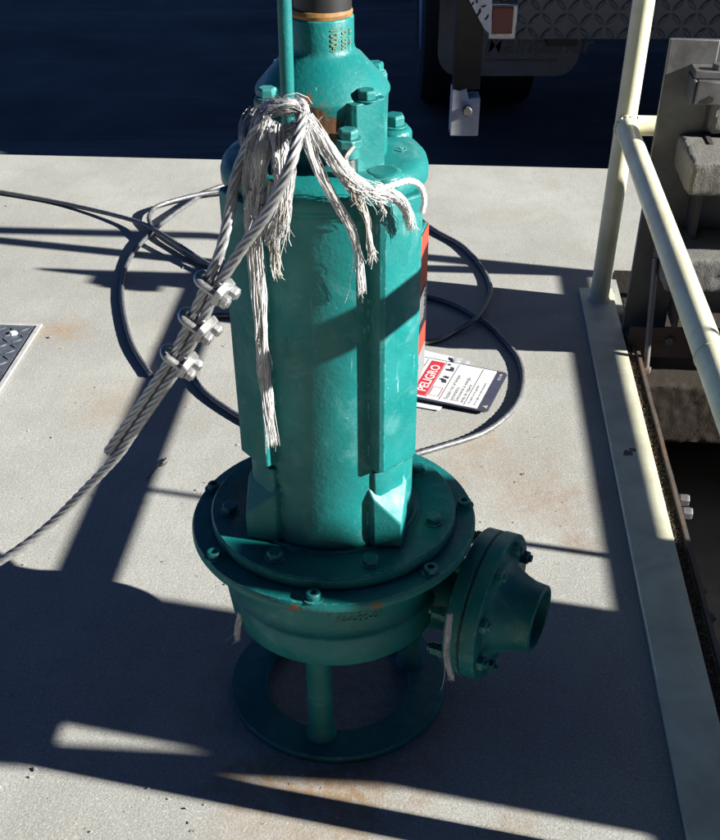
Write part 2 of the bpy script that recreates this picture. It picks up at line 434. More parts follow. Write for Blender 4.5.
# volute casing with tangential nozzle
PH = math.radians(-26); FL = V((.2145 + .0365, 1.263 - 1.322, .215))
DN = V((math.cos(PH), math.sin(PH), 0))
b = MB()
def swell(t, z):   # the spiral grows towards the outlet
    d = ((t - math.radians(75)) % (2 * PI)) / (2 * PI)
    return 1 + .035 * (1 - d) * (1 if .2 < z < .33 else 0)
b.lathe([(0, .200), (.085, .200), (.1, .188), (.150, .188), (.157, .190), (.161, .197), (.1625, .243), (.160, .248), (.1565, .252),
         (.1555, .27), (.158, .295), (.164, .318), (.171, .327), (.171, .331), (0, .331)], 144, None, swell)
p0 = FL - DN * .235; p1 = FL - DN * .05
pts = [p0.lerp(p1, k / 24) for k in range(25)]
b.tube(pts, [.085 - .027 * min(1, (k / 20)) for k in range(25)], 48)
casing = b.build('volute_casing', M_teal, pump, smooth=40)
vsx, fsx = textmesh('01-MAXI 4-02\n144-00-01', .017, .0012, 'CENTER')
tb = MB(); R_ = .1572
vv = []
for p in vsx:
    a = math.radians(-76) + p.x / R_; zz = .290 + p.y * .9; r = R_ - .0002 + p.z * 1.0 + .0012 + max(0, (zz - .27)) * .06
    vv.append((r * math.cos(a), r * math.sin(a), zz))
tb.add(vv, fsx); tb.build('cast_lettering', M_teal, casing, smooth=0)
# big flange
b = MB(); b.lathe([(0, .3315), (.200, .3315), (.2065, .334), (.2085, .338), (.2085, .345), (.206, .3495), (.182, .3500), (.181, .3492), (0, .3492)], 160)
flange = b.build('casing_flange', M_teal, pump)
for k in range(7):
    a = math.radians(-97 + 360 / 7 * k); M = Matrix.Translation((.1945 * math.cos(a), .1945 * math.sin(a), 0))
    b = MB(); b.lathe([(0, .349), (.0098, .349), (.0098, .3585), (.0088, .3596), (.0052, .3596), (.0050, .3535), (0, .3535)], 28, M)
    b.cur = 1; b.lathe([(0.0098, .3503), (.0145, .3503), (.0145, .3509), (.0098, .3509)], 28, M)
    b.build('cap_screw', [M_tealb, M_tealb], flange)
# raised motor foot disc
b = MB(); b.lathe([(0, .3505), (.1775, .3505), (.1785, .353), (.1785, .366), (.176, .369), (.131, .3692), (.128, .3672), (.124, .3672), (.122, .3705), (0, .3705)], 160)
mdisc = b.build('motor_foot_disc', M_teal, pump)
for k in range(7):
    a = math.radians(-121 + 360 / 7 * k); M = Matrix.Translation((.151 * math.cos(a), .151 * math.sin(a), 0)) @ rz(k * 1.3)
    b = MB(); b.cyl(.0145, .3693, .3708, 24, M); b.hexa(.0118, .3709, .3805, M)
    b.build('hex_bolt', M_tealb, mdisc, bevel=.0008)
# motor housing
b = MB()
b.lathe([(0, .371), (.1165, .371), (.1165, .376), (.1145, .381), (.1135, .39), (.1135, .41), (.1135, .828), (.1155, .831), (.1155, .838),
         (.120, .842), (.1225, .846), (.1225, .856), (.120, .864), (.114, .870), (.102, .8725), (0, .8725)], 144)
w = .031
for i, a in enumerate(COLA):
    M = rz(a)
    # column down to the jagged nut pocket
    e = 1.25 if i == 0 else 1.0
    b.prism([(.08, -w), (.1265, -w), (.1315, -w * .8), (.1315, w * .72 * e), (.127, w * e), (.08, w * e)], .497, .848, M)
    b.prism([(.08, -w * .8), (.118, -w * .8), (.1225, -w * .55), (.1225, w * .3), (.118, w * .55), (.08, w * .55)], .488, .4975, M)
    # pocket back wall and the stud in it
    b.prism([(.08, -w * .86), (.116, -w * .86), (.1195, -w * .6), (.1195, w * .7), (.116, w * .9), (.08, w * .9)], .44, .4885, M)
    # chunky foot: pointed plan, top cut by one sloping facet
    wf = w * 1.04; zt = lambda r: .463 - max(0, r - .112) * 1.55
    pl = [(.08, -wf), (.110, -wf), (.1195, -wf), (.1465, -.004), (.1195, wf), (.110, wf), (.08, wf)]
    n_ = len(pl); b.add([(x, y, .3712) for x, y in pl] + [(x, y, zt(x)) for x, y in pl],
        [tuple(range(n_ - 1, -1, -1)), (n_, n_ + 1, n_ + 5, n_ + 6), (n_ + 1, n_ + 2, n_ + 3, n_ + 4, n_ + 5)] + [(k, (k + 1) % n_, n_ + (k + 1) % n_, n_ + k) for k in range(n_)], M)
    # round pad for the shoulder bolt
    b.cyl(.0225, .84, .8785 if i in (1, 2) else .8735, 36, Matrix.Translation(((.105 if i in (1, 2) else .1) * math.cos(a), (.105 if i in (1, 2) else .1) * math.sin(a), 0)), .005)
housing = b.build('motor_housing', M_teal, pump, bevel=.0022)
for a in COLA[1:3]:
    M = Matrix.Translation((.105 * math.cos(a), .105 * math.sin(a), 0)) @ rz(a)
    b = MB(); b.cyl(.0165, .8787, .8805, 24, M); b.hexa(.0135, .8806, .8925, M)
    b.build('shoulder_bolt', M_tealb, pump, bevel=.0008)
for (zz, ang, nm) in ((.575, -35, 'drain_plug'),):
    a = math.radians(ang); c = V((.126 * math.cos(a), .126 * math.sin(a), zz))
    b = MB(); b.cyl(.007, -.01, .004, 20, frame(c, (math.cos(a), math.sin(a), 0))); b.build(nm, M_tealb, pump)
# cap
b = MB()
b.lathe([(0, .871), (.0735, .871), (.0735, .905), (.0745, .935), (.0765, .9395), (.0762, .942), (.0742, .9455), (.0450, .9755), (.0400, .9785),
         (.0373, .982), (.0362, .987), (.0362, 1.013), (.0352, 1.0155), (.031, 1.0155), (.0305, .995), (0, .995)], 128)
for i, d in enumerate((-50, 40, 130, -140)):
    a = math.radians(d); M = rz(a); ww = .0245 if i == 0 else .0165
    b.prism([(.05, -ww), (.079, -ww), (.0845, -ww * .8), (.0845, ww * .8), (.079, ww), (.05, ww)], .8715 if i == 0 else .874, .9435 if i == 0 else .9415, M)
    if i: b.cyl(ww - .001, .926, .9435, 32, M @ Matrix.Translation((.0765, 0, 0)), .0015)
cap = b.build('cable_cap', M_teal, pump, bevel=.0016)
for d in (-50, 40, 130, -140):
    a = math.radians(d); M = rz(a) @ Matrix.Translation((.077, 0, 0)) @ rz(.4)
    b = MB(); b.cyl(.0135, .9436, .945, 24, M); b.hexa(.011, .9451, .9545, M); b.build('cap_bolt', M_tealb, pump, bevel=.0007)
# small front bracket with a bolt over a bare steel pin
M = rz(math.radians(-72)) @ Matrix.Translation((.094, 0, 0))
b = MB(); b.prism([(-.03, -.012), (0, -.016), (.012, -.012), (.017, 0), (.012, .012), (0, .016), (-.03, .012)], .905, .9135, M)
b.cyl(.0125, .893, .9055, 28, M)
brk = b.build('front_bracket', M_teal, pump, bevel=.001)
b = MB(); b.hexa(.0115, .9136, .923, M); b.build('bracket_bolt', M_tealb, brk, bevel=.0007)
b = MB(); b.cyl(.0085, .86, .8932, 24, M); b.build('steel_pin', M_steel, brk)
# cast serial figures running down the neck
tb = MB()
for (txt, ang, sz) in (('10004', -66, .0115), ('101000', -46, .0095), ('4-1-6', -30, .009)):
    vsx, fsx = textmesh(txt, sz, .0007, 'CENTER')
    vv = []
    for p in vsx:
        a = math.radians(ang) + (p.y - sz * .35) / .0362; r = .0362 + p.z + .0004
        vv.append((r * math.cos(a), r * math.sin(a), .997 - p.x * .82))
    tb.cur = 0; tb.add(vv, fsx)
tb.build('cast_lettering', M_letter, cap, smooth=0)
vsx, fsx = textmesh('L5', .015, .0006, 'CENTER'); tb = MB()
M = Matrix.Translation((.094, -.006, .8727)) @ rz(math.radians(55))
tb.add([(p.x, p.y, p.z) for p in vsx], fsx, M); tb.build('cast_mark', M_tealb, housing, smooth=0)
# gland and cable
b = MB(); b.lathe([(.024, 1.012), (.0345, 1.0157), (.0352, 1.019), (.0335, 1.0225), (.0315, 1.023), (.024, 1.023), (.024, 1.012)], 64)
b.build('gland_ring', M_orange, pump)
b = MB(); b.tube(smoothpath([(.002, -.0005, .998), (.002, 0, 1.05), (.0, .004, 1.15), (-.01, .02, 1.27), (-.02, .06, 1.4)], .01), .0318, 48)
b.build('power_cable', M_cable, pump)
# lifting rod in front of the neck
b = MB(); RY = -.092
rodp = smoothpath([(-.0335, RY + .018, .899), (-.0345, RY + .003, .898), (-.035, RY, .905), (-.0345, RY, .93), (-.0325, RY, 1.1), (-.031, RY + .004, 1.3), (-.03, RY + .03, 1.37), (-.02, -.02, 1.4)], .004)
b.tube(rodp, [.0060 + .0014 * min(1, i / 12) for i in range(len(rodp))], 28)
b.tube([(-.0335, RY + .016, .899), (-.033, RY + .03, .9), (-.031, -.068, .9)], .009, 20)
b.build('lifting_rod', M_teal, pump)
# nameplate, facing right
a0 = math.radians(-13); PN = V((math.cos(a0), math.sin(a0), 0)); PT = V((-math.sin(a0), math.cos(a0), 0)); PC = V((.1205 * math.cos(a0), .1205 * math.sin(a0), .685))
Mn = frame(PC, PN, PT)       # local x = across, y = up
b = MB(); b.box(-.034, .034, -.099, .099, -.02, .0, Mn); b.build('nameplate_boss', M_teal, pump, bevel=.003)
def patch(mb, x0, x1, y0, y1, z=.0012): mb.box(x0, x1, y0, y1, .0003, z, Mn)
b = MB()
b.cur = 0; patch(b, -.033, .033, .0275, .098)
b.cur = 1; patch(b, -.033, .033, -.03, .0270)
b.cur = 2; patch(b, -.033, .033, -.0595, -.0305)
b.cur = 3; patch(b, -.033, .033, -.098, -.060)
b.cur = 4
for k in range(9): patch(b, -.026, .02 - .004 * (k % 3), .019 - k * .0042, .0205 - k * .0042, .0015)
npl = b.build('nameplate', [M_plater, M_platek, M_plater, M_plateg, M_plateg], pump, bevel=.0004)
for yy in (.06, -.004, -.066, -.092):
    b = MB(); b.lathe([(0, .001), (.004, .001), (.0032, .0035), (0, .0042)], 14, Mn @ Matrix.Translation((-.028, yy, 0))); b.build('rivet', M_tealb, npl)
# discharge flange pair and outlet cone
Md = frame(FL - DN * .05, DN, (0, 0, 1))
def dflange(z0, z1, R):
    b = MB(); b.lathe([(0, z0), (R - .002, z0), (R, z0 + .002), (R, z1 - .002), (R - .002, z1), (0, z1)], 96, Md); return b
df1 = dflange(0, .0235, .1135)
df1.lathe([(.055, -.02), (.062, -.012), (.07, 0.001), (.055, .001), (.055, -.02)], 64, Md)
dfo = df1.build('discharge_flange', M_teal, pump)
b = dflange(.0262, .05, .115)
b.lathe([(.05, .049), (.078, .049), (.071, .054), (.066, .063), (.0595, .076), (.0545, .09), (.0525, .110), (.050, .112), (.045, .112), (.042, .07), (0, .07)], 80, Md)
dco = b.build('outlet_cone', M_teal, pump)
b = MB(); b.cyl(.111, .0234, .0263, 96, Md); b.build('gasket', M_cable, pump)
for k in range(8):
    t = PI / 8 + k * PI / 4
    M = Md @ Matrix.Translation((.096 * math.cos(t), .096 * math.sin(t), 0)) @ rz(t)
    b = MB(); b.hexa(.0115, .0502, .0605, M); b.cyl(.006, .0605, .065, 16, M); b.build('flange_bolt', M_tealb, dco, bevel=.0006)
    b = MB(); b.hexa(.0118, -.0105, .0, M @ Matrix.Translation((0, 0, -.0002))); b.cyl(.0062, -.03, -.0105, 16, M); b.hexa(.0105, -.024, -.0108, M)
    b.build('flange_nut', M_tealb, dfo, bevel=.0006)

# ================================================================ WIRE ROPE SLING
RW = .0063
sling = thing('wire_rope_sling', 'grey wire rope sling clamped with three clips hanging from the pump lifting rod', 'wire rope', (-.08, 1.21, .9))
so = V(sling.location)
E0 = aty(313, 120, 1.16); E1 = aty(72, 516, 1.235)
def on(t, off=V((0, 0, 0))): return E0.lerp(E1, t) + off
def ty(y):
    lo, hi = 0.0, 1.0
    for _ in range(40):
        m_ = (lo + hi) / 2; p = on(m_); py = CY - F * (sT * p.y - cT * (CAMH - p.z)) / (cT * p.y + sT * (CAMH - p.z))
        lo, hi = (m_, hi) if py < y else (lo, m_)
    return lo
TD = (E1 - E0).normalized()
VD = (V((0, 0, CAMH)) - on(.35)).normalized()
DD = (V((1, 0, 0)) - TD * TD.x).normalized()          # stacking direction of the two ropes
DD = (DD + VD * .55); DD = (DD - TD * DD.dot(TD)).normalized()
EE = TD.cross(DD).normalized()
rs = RW * 1.02
g_end = [aty(0, 561, 1.215), aty(-70, 602, 1.2), aty(-200, 650, 1.2)]
CP = smoothpath([aty(x, y, 1.165 + .00028 * (y - 250)) for x, y in ((222, 266), (213, 284), (196, 322), (177, 359), (166, 376), (141, 413), (113, 453), (98, 474))], .002)
def py_(p): return CY - F * (sT * p.y - cT * (CAMH - p.z)) / (cT * p.y + sT * (CAMH - p.z))
def cp(y):
    i = min(range(1, len(CP) - 1), key=lambda k: abs(py_(CP[k]) - y)); return CP[i], (CP[i + 1] - CP[i - 1]).normalized()
def axes(T):
    D = V((1, 0, 0)) - T * T.x; D = D.normalized() + VD * .55; D = (D - T * D.dot(T)).normalized(); return D, T.cross(D).normalized()
def side(y, k):
    p, T = cp(y); return p + axes(T)[0] * (rs * k)
live = [aty(287, 110, 1.195), aty(296, 104, 1.198), aty(302, 116, 1.19), aty(298, 138, 1.165), aty(289, 168, 1.145), aty(267, 213, 1.148), aty(243, 247, 1.158)] + [side(y, 1) for y in (284, 322, 359, 390, 430, 455)]
live += [aty(78, 497, 1.235), aty(55, 520, 1.235), aty(30, 541, 1.225)] + g_end
dead = [aty(287, 110, 1.195), aty(276, 107, 1.2), aty(262, 122, 1.195), aty(246, 150, 1.20), aty(235, 180, 1.195), aty(229, 215, 1.19), aty(220, 252, 1.18)] + [side(y, -1) for y in (284, 322, 359, 390, 430, 456)]
for nm, P in (('live_rope', live), ('dead_rope', dead)):
    b = MB(); b.tube([p - so for p in smoothpath(P, .003)], RW, 36, helix=(6, .42, .10)); b.build(nm, M_wire, sling, smooth=60)
for t in (285, 322, 358):
    c, TD = cp(t); DD, EE = axes(TD); M = Matrix((EE, TD, DD)).transposed().to_4x4(); M.translation = c - so
    # x across, y along the rope, z towards the nuts
    M = M @ Matrix.Rotation(random.uniform(-.2, .2), 4, 'Y') @ Matrix.Diagonal((.86, .86, .86, 1))
    clip = MB()
    q = [(-.021, -.009), (-.021, .009), (-.011, .0125), (.011, .0125), (.021, .009), (.021, -.009), (.011, -.0125), (-.011, -.0125)]
    q = [(x * 1.08, y * 1.25) for x, y in q]; clip.prism(q, .0118, .0228, M, top=[(x * .92, y * .8) for x, y in q])
    clip.box(-.0085, .0085, -.0145, .0145, .006, .0128, M)
    cl = clip.build('rope_clip', M_clip, sling, bevel=.0018)
    b = MB(); pts = []
    for k in range(15):
        a = PI * k / 14; pts.append(M @ V((-.0135 * math.cos(a), 0, -.0085 - .0125 * math.sin(a))))
    pts = [M @ V((-.0135, 0, .034))] + pts + [M @ V((.0135, 0, .034))]
    b.tube(pts, .005, 14); b.build('u_bolt', M_clip, cl)
    for sx in (-1, 1):
        b = MB(); b.hexa(.0098, .0231, .0325, M @ Matrix.Translation((sx * .0135, 0, 0)), random.random()); b.build('nut', M_clip, cl, bevel=.0006)

# loose wire rope lying on the pad
coil = MB()
def gpath(P): return [at(x, y, z) for (x, y, z) in P]
z0 = .0075
RP_ = gpath([(151, 375, z0), (131, 341, z0), (122, 295, z0), (128, 262, z0), (150, 234, z0 + .012), (184, 207, z0 + .012), (222, 186, z0), (300, 172, z0), (380, 188, z0), (430, 227, z0),
             (466, 249, z0), (490, 284, z0), (481, 313, z0 + .014), (456, 331, z0), (425, 342, z0), (345, 340, z0), (255, 318, z0), (200, 318, z0), (182, 340, z0),
             (187, 362, z0), (202, 389, z0), (240, 417, z0), (300, 448, z0), (350, 462, z0), (400, 457, z0), (440, 447, z0), (488, 430, z0), (518, 401, z0), (521, 365, z0), (500, 336, z0), (478, 318, z0),
             (432, 298, z0), (330, 285, z0), (222, 270, z0), (172, 245, z0 + .002), (153, 229, z0 + .004), (150, 214, z0 + .012), (166, 203, z0 + .016), (222, 191, z0 + .014), (300, 190, z0),
             (362, 215, z0), (380, 255, z0), (345, 292, z0 + .014), (290, 296, z0 + .014), (240, 280, z0 + .012), (205, 262, z0 + .016), (160, 233, z0 + .026), (132, 220, z0 + .014), (66, 204, z0), (0, 192, z0), (-60, 182, z0), (-260, 160, z0), (-420, 190, z0)])
coil.tube(smoothpath(RP_, .006), .0071, 20, helix=(6, .36, .09))
tag(coil.build('wire_rope', M_wireg, smooth=60), 'loose grey wire rope looped on the concrete pad around the pump', 'wire rope')

# ================================================================ FRAYED WHITE ROPE
rag = thing('frayed_rope', 'frayed white fibre rope tied at the pump lifting rod with ragged strands hanging', 'rope', (-.08, 1.2, .9))
ro = V(rag.location); AXW = -.041
def onp(x, y, R):
    """a point in front of the pump at the given radius from its axis"""
    Y = 1.322 - R
    for _ in range(8):
        p = aty(x, y, Y); dx = min(abs(p.x - AXW), R * .97); Y = 1.322 - math.sqrt(R * R - dx * dx)
    return aty(x, y, Y)
def bundle(mb, P, r0, r1, n, sr=.0016, fly=.0, seed=0, wav=.0009, tail=.0, step=.006):
    rnd = random.Random(seed); path = smoothpath(P, step); m = len(path)
    n = int(n * 2.6); sr *= .20
    fine = smoothpath(P, .0035); mf = len(fine); NA = 36; cv = []; L = 0.0
    mb.cur = 1 if mb.dirt > .5 else 3
    so_ = seed * 3.7
    for i in range(mf):
        t = i / (mf - 1); T = (fine[min(mf - 1, i + 1)] - fine[max(0, i - 1)]).normalized()
        if i: L += (fine[i] - fine[i - 1]).length
        U = T.cross(V((.2, -1, .1))).normalized(); W = T.cross(U)
        rr = (r0 + (r1 - r0) * t) * (1.0 + .45 * noise.noise(V((L * 28, so_, 0)))) * (1 - .93 * max(0, (t - .72) / .28) ** 1.5) * (.75 + .25 * min(1, t / .08))
        off = (U * noise.noise(V((L * 22, so_, 5))) + W * noise.noise(V((L * 22, so_, 9)))) * (r0 * .45)
        for k in range(NA):
            a = 2 * PI * k / NA + 1.3 * t * 2
            f = .78 + .38 * noise.noise(V((math.cos(a) * 1.7, math.sin(a) * 1.7, L * 16 + so_))) + .20 * noise.noise(V((math.cos(a) * 6, math.sin(a) * 6, L * 20 + so_))) + .10 * noise.noise(V((math.cos(a) * 14, math.sin(a) * 14, L * 34 + so_)))
            cv.append(fine[i] - ro + off + U * (rr * f * 1.18 * math.cos(a)) + W * (rr * f * .72 * math.sin(a)))
    cf = [(i * NA + k, i * NA + (k + 1) % NA, (i + 1) * NA + (k + 1) % NA, (i + 1) * NA + k) for i in range(mf - 1) for k in range(NA)]
    mb.add(cv, cf + [tuple(range(NA - 1, -1, -1)), tuple((mf - 1) * NA + k for k in range(NA))])
    for s in range(n):
        a = rnd.uniform(0, 2 * PI); q = math.sqrt(rnd.random()); tw = 1.2 + rnd.uniform(-1.6, 1.6)
        i0 = 0 if rnd.random() < .75 else int(rnd.uniform(0, m * .4)); i1 = m if rnd.random() < .55 else int(m * rnd.uniform(.55, 1))
        if i1 - i0 < 4: continue
        fl = V((rnd.uniform(-1, 1), rnd.uniform(-1, .2), rnd.uniform(-1, .6))) * (fly * 1.0 + (.05 if rnd.random() < .06 else 0)) * (rnd.random() ** 2)
        ph = rnd.uniform(0, 6.28); fq = rnd.uniform(5, 14)
        pts = []
        for i in range(i0, i1):
            t = i / (m - 1); T = (path[min(m - 1, i + 1)] - path[max(0, i - 1)]).normalized()
            U = T.cross(V((.2, -1, .1))).normalized(); W = T.cross(U)
            rr = (r0 + (r1 - r0) * t) * q * (1 + .3 * math.sin(7 * t + ph)) * (1 + .35 * noise.noise(V((t * 9, seed, 0)))); aa = a + tw * t
            k = max(0, (t - .35)) ** 2
            jj = V((math.sin(fq * t + ph), math.sin(fq * .7 * t + 2 * ph), math.cos(fq * .9 * t + ph))) * (wav * (.6 + 2.6 * t * t))
            pts.append(path[i] + U * (rr * math.cos(aa)) + W * (rr * math.sin(aa)) + jj + fl * k - ro)
        mm = len(pts); rad = [sr * (.75 + .5 * rnd.random()) * (1 - .6 * max(0, (j / mm - .8)) / .2) for j in range(mm)]
        q_ = rnd.random(); mb.cur = 1 if q_ < mb.dirt * .6 else (2 if q_ < mb.dirt else 0)
        mb.tube(pts, rad, 4, cap=False)
def strands(name, specs, dirt):
    b = MB(); b.dirt = dirt
    for k, (P, r0, r1, n, kw) in enumerate(specs):
        bundle(b, [onp(x, y, R) for (x, y, R) in P], r0, r1, n, seed=len(name) * 7 + k, **kw)
    return b.build(name, [M_white, M_dirty, M_greyf, M_mat], rag, smooth=60)
strands('knot_wrap', [
    ([(262, 114, .118), (270, 108, .124), (282, 108, .130), (294, 106, .130), (304, 112, .126)], .009, .010, 34, {}),
    ([(258, 122, .12), (270, 132, .134), (286, 136, .138), (300, 128, .134), (305, 118, .128)], .009, .009, 30, {}),
    ([(296, 104, .118), (303, 110, .13), (305, 126, .135), (296, 142, .14)], .0075, .008, 26, {}),
    ([(258, 112, .11), (250, 128, .125), (252, 146, .14), (262, 160, .145)], .010, .012, 34, {})], .18)
strands('hanging_clump', [
    ([(264, 112, .13), (254, 138, .142), (250, 172, .146), (252, 205, .149), (256, 236, .149)], .009, .006, 44, {'fly': .03}),
    ([(270, 120, .135), (262, 148, .15), (259, 178, .153), (255, 205, .152), (253, 226, .150)], .010, .004, 40, {'fly': .04}),
    ([(276, 126, .14), (279, 158, .152), (282, 190, .15), (278, 212, .147), (270, 236, .145)], .009, .0035, 36, {'fly': .05}),
    ([(286, 138, .14), (288, 165, .148), (288, 192, .146), (284, 218, .143), (276, 240, .143)], .007, .003, 26, {'fly': .05})], .30)
strands('dirty_shreds', [
    ([(272, 180, .15), (270, 212, .148), (276, 240, .144), (279, 272, .142)], .0045, .0012, 16, {'fly': .03}),
    ([(282, 185, .15), (284, 210, .148), (280, 232, .145)], .006, .002, 14, {'fly': .04}),
    ([(262, 205, .152), (266, 230, .149), (272, 255, .144), (280, 279, .142)], .003, .001, 8, {'fly': .03})], .75)
strands('long_strand', [
    ([(256, 190, .152), (253, 232, .150), (257, 280, .149), (262, 330, .148), (266, 385, .147), (272, 444, .146)], .0080, .0060, 44, {'fly': .012}),
    ([(252, 222, .152), (251, 258, .151), (259, 298, .149), (262, 345, .148)], .005, .002, 14, {'fly': .04}),
    ([(258, 300, .150), (265, 340, .149), (264, 372, .148)], .004, .002, 10, {'fly': .04})], .25)
strands('right_strand', [
    ([(302, 112, .13), (308, 140, .14), (320, 172, .142), (338, 205, .14), (352, 232, .137), (359, 258, .135), (361, 293, .133)], .0065, .0018, 30, {'fly': .010}),
    ([(306, 118, .13), (324, 145, .14), (345, 172, .145), (366, 190, .146), (388, 197, .147)], .0075, .0065, 34, {'fly': .01}),
    ([(312, 134, .13), (330, 160, .14), (350, 184, .144), (372, 194, .146)], .0045, .005, 16, {'fly': .02}),
    ([(374, 191, .146), (392, 195, .148), (404, 206, .148), (412, 228, .147)], .0075, .0035, 30, {'fly': .012})], .08)
strands('dirty_tail', [
    ([(360, 188, .147), (362, 205, .147), (368, 226, .145), (371, 258, .141)], .0042, .0012, 14, {'fly': .03}),
    ([(368, 190, .148), (378, 203, .148), (386, 214, .146)], .004, .002, 10, {'fly': .03}),
    ([(346, 178, .145), (354, 195, .147), (362, 206, .147)], .006, .003, 14, {'fly': .03}),
    ([(354, 146, .13), (345, 158, .135), (350, 172, .14)], .002, .002, 6, {'fly': .03})], .7)
b = MB(); P = [onp(x, y, R) for (x, y, R) in [(372, 192, .15), (390, 186, .15), (408, 181, .15), (420, 186, .15), (424, 200, .15), (422, 212, .148)]]
b.tube([p - ro for p in smoothpath(P, .002)], .0036, 14, helix=(3, .45, .018)); b.build('braided_cord', [M_white], rag, smooth=70)
# scraps of the same fibre caught lower on the pump
for (nm, P, lab) in (('fibre_scrap', [aty(450, 614, 1.165), aty(448, 634, 1.156), aty(446, 656, 1.150), aty(452, 680, 1.148)], 'white frayed fibre scrap caught behind the pump discharge flange'),
                     ('fibre_scrap', [aty(242, 612, 1.24), aty(238, 626, 1.235), aty(237, 640, 1.23)], 'grey fuzzy fibre tuft stuck to the left side of the pump casing')):
    b = MB(); b.dirt = .3; o_ = ro; ro = V((0, 0, 0)); bundle(b, P, .0046, .0028, 10, fly=.012, seed=5 + len(lab), step=.008); ro = o_
    tag(b.build(nm, [M_white, M_dirty, M_greyf, M_mat], smooth=60), lab, 'fibre scrap')

# ================================================================ SIGN AND SHEET
def sheet(o, r_ang, W, Hh, z, th):
    r = V((math.cos(r_ang), math.sin(r_ang), 0)); u = V((-math.sin(r_ang), math.cos(r_ang), 0))
    M = Matrix((r, u, V((0, 0, 1)))).transposed().to_4x4(); M.translation = V((o.x, o.y, z)); return M
ra = math.radians(69.5)
sign = thing('warning_sign', 'white bilingual danger sign with red PELIGRO band lying behind the pump', 'sign', tuple(at(487, 416)))
Ms = sheet(V((0, 0, 0)), ra, .184, .29, .007, .003) @ Matrix.Rotation(.022, 4, 'X') @ Matrix.Rotation(-.03, 4, 'Y')
b = MB()
cr = .008; W_, H_ = .184, .30
pp = [(cr, 0), (W_ - cr, 0), (W_, cr), (W_, H_), (0, H_), (0, cr)]
b.prism(pp, 0, .0035, Ms); b.build('sign_board', M_signk, sign)
b = MB(); b.box(.004, W_ - .004, .026, H_ - .004, .0036, .0041, Ms); b.build('white_panel', M_signw, sign)
def txt(body, size, x, y, mat, nm, align='LEFT', z=.0044, bold=0.0):
    vsx, fsx = textmesh(body, size, 0, align, 0, bold)
    q = MB(); q.add([(p.x + x, p.y + y, z) for p in vsx], fsx, Ms); return q.build(nm, mat, sign, smooth=0)
b = MB(); b.box(.012, W_ - .012, .153, .187, .0042, .0045, Ms); b.build('red_band', M_signr, sign)
txt('PELIGRO', .032, W_ / 2, .1585, M_signw, 'band_lettering', 'CENTER', .0048, .0006)
b = MB(); b.box(.012, W_ - .012, .212, .246, .0042, .0045, Ms); b.build('red_band', M_signr, sign)
txt('DANGER', .032, W_ / 2, .2175, M_signw, 'band_lettering', 'CENTER', .0048, .0006)
b = MB()
for y in (.118, .058, .150, .196): b.box(.008, W_ - .008, y, y + .0012, .0042, .0045, Ms)
# pictograms: falling figure, arrow bolt, framed square
def icon(pts): b.prism(pts, .0042, .0045, Ms)
icon([(.085, .124), (.098, .128), (.103, .14), (.097, .147), (.093, .139), (.083, .134)])
icon([(.104, .126), (.112, .124), (.116, .136), (.108, .141)])
icon([(.140, .123), (.158, .126), (.160, .136), (.150, .133), (.146, .146), (.139, .140)])
icon([(.163, .139), (.170, .137), (.172, .145), (.166, .147)])
b.build('pictogram', M_ink, sign, smooth=0)
b = MB()
for q in ((.02, .06, .1235, .125), (.02, .06, .1465, .148), (.02, .0215, .1235, .148), (.0585, .06, .1235, .148)): b.box(q[0], q[1], q[2], q[3], .0042, .0045, Ms)
b.build('framed_box', M_signr, sign, smooth=0)
txt('Equipo con arranque\nautomático', .0135, .016, .101, M_ink, 'small_lettering')
txt('Desconecte la energía\nantes de reparar', .0125, .016, .076, M_ink, 'small_lettering')
txt('No opere sin las guardas', .0085, .016, .047, M_ink, 'small_lettering')
txt('en su lugar en todo momento', .0085, .016, .034, M_ink, 'small_lettering')
txt('0-2 44', .011, .142, .009, M_signw, 'foot_lettering')
b = MB(); b.prism([(.012, .006), (.026, .006), (.019, .018)], .0037, .0042, Ms); b.build('foot_triangle', M_yellow, sign, smooth=0)
sh = thing('paper_sheet', 'crumpled white paper sheet with grey tape under the danger sign', 'paper', tuple(at(430, 390)))
b = MB(); n = 12; gp = []
c0, c1, c2, c3 = at(400, 345), at(468, 362), at(440, 412), at(385, 402)
for i in range(n + 1):
    for j in range(n + 1):
        s, t = i / n, j / n
        p = c0.lerp(c1, s).lerp(c3.lerp(c2, s), t); p = p - V(sh.location)
        gp.append((p.x, p.y, .0025 + .003 * (noise.noise(V((p.x * 30, p.y * 30, 1))) + .4) * .6))
b.add(gp, [(i * (n + 1) + j, i * (n + 1) + j + 1, (i + 1) * (n + 1) + j + 1, (i + 1) * (n + 1) + j) for i in range(n) for j in range(n)])
b.build('sheet', M_signw, sh)
b = MB(); n = 6; gp = []
c0, c1, c2, c3 = at(452, 359), at(468, 363), at(472, 368), at(454, 367)
for i in range(n + 1):
    for j in range(n + 1):
        p = c0.lerp(c1, i / n).lerp(c3.lerp(c2, i / n), j / n) - V(sh.location)
        gp.append((p.x, p.y, .0085 + .004 * noise.noise(V((p.x * 90, p.y * 90, 4)))))
b.add(gp, [(i * (n + 1) + j, i * (n + 1) + j + 1, (i + 1) * (n + 1) + j + 1, (i + 1) * (n + 1) + j) for i in range(n) for j in range(n)])
b.build('tape_strip', M_tape, sh)

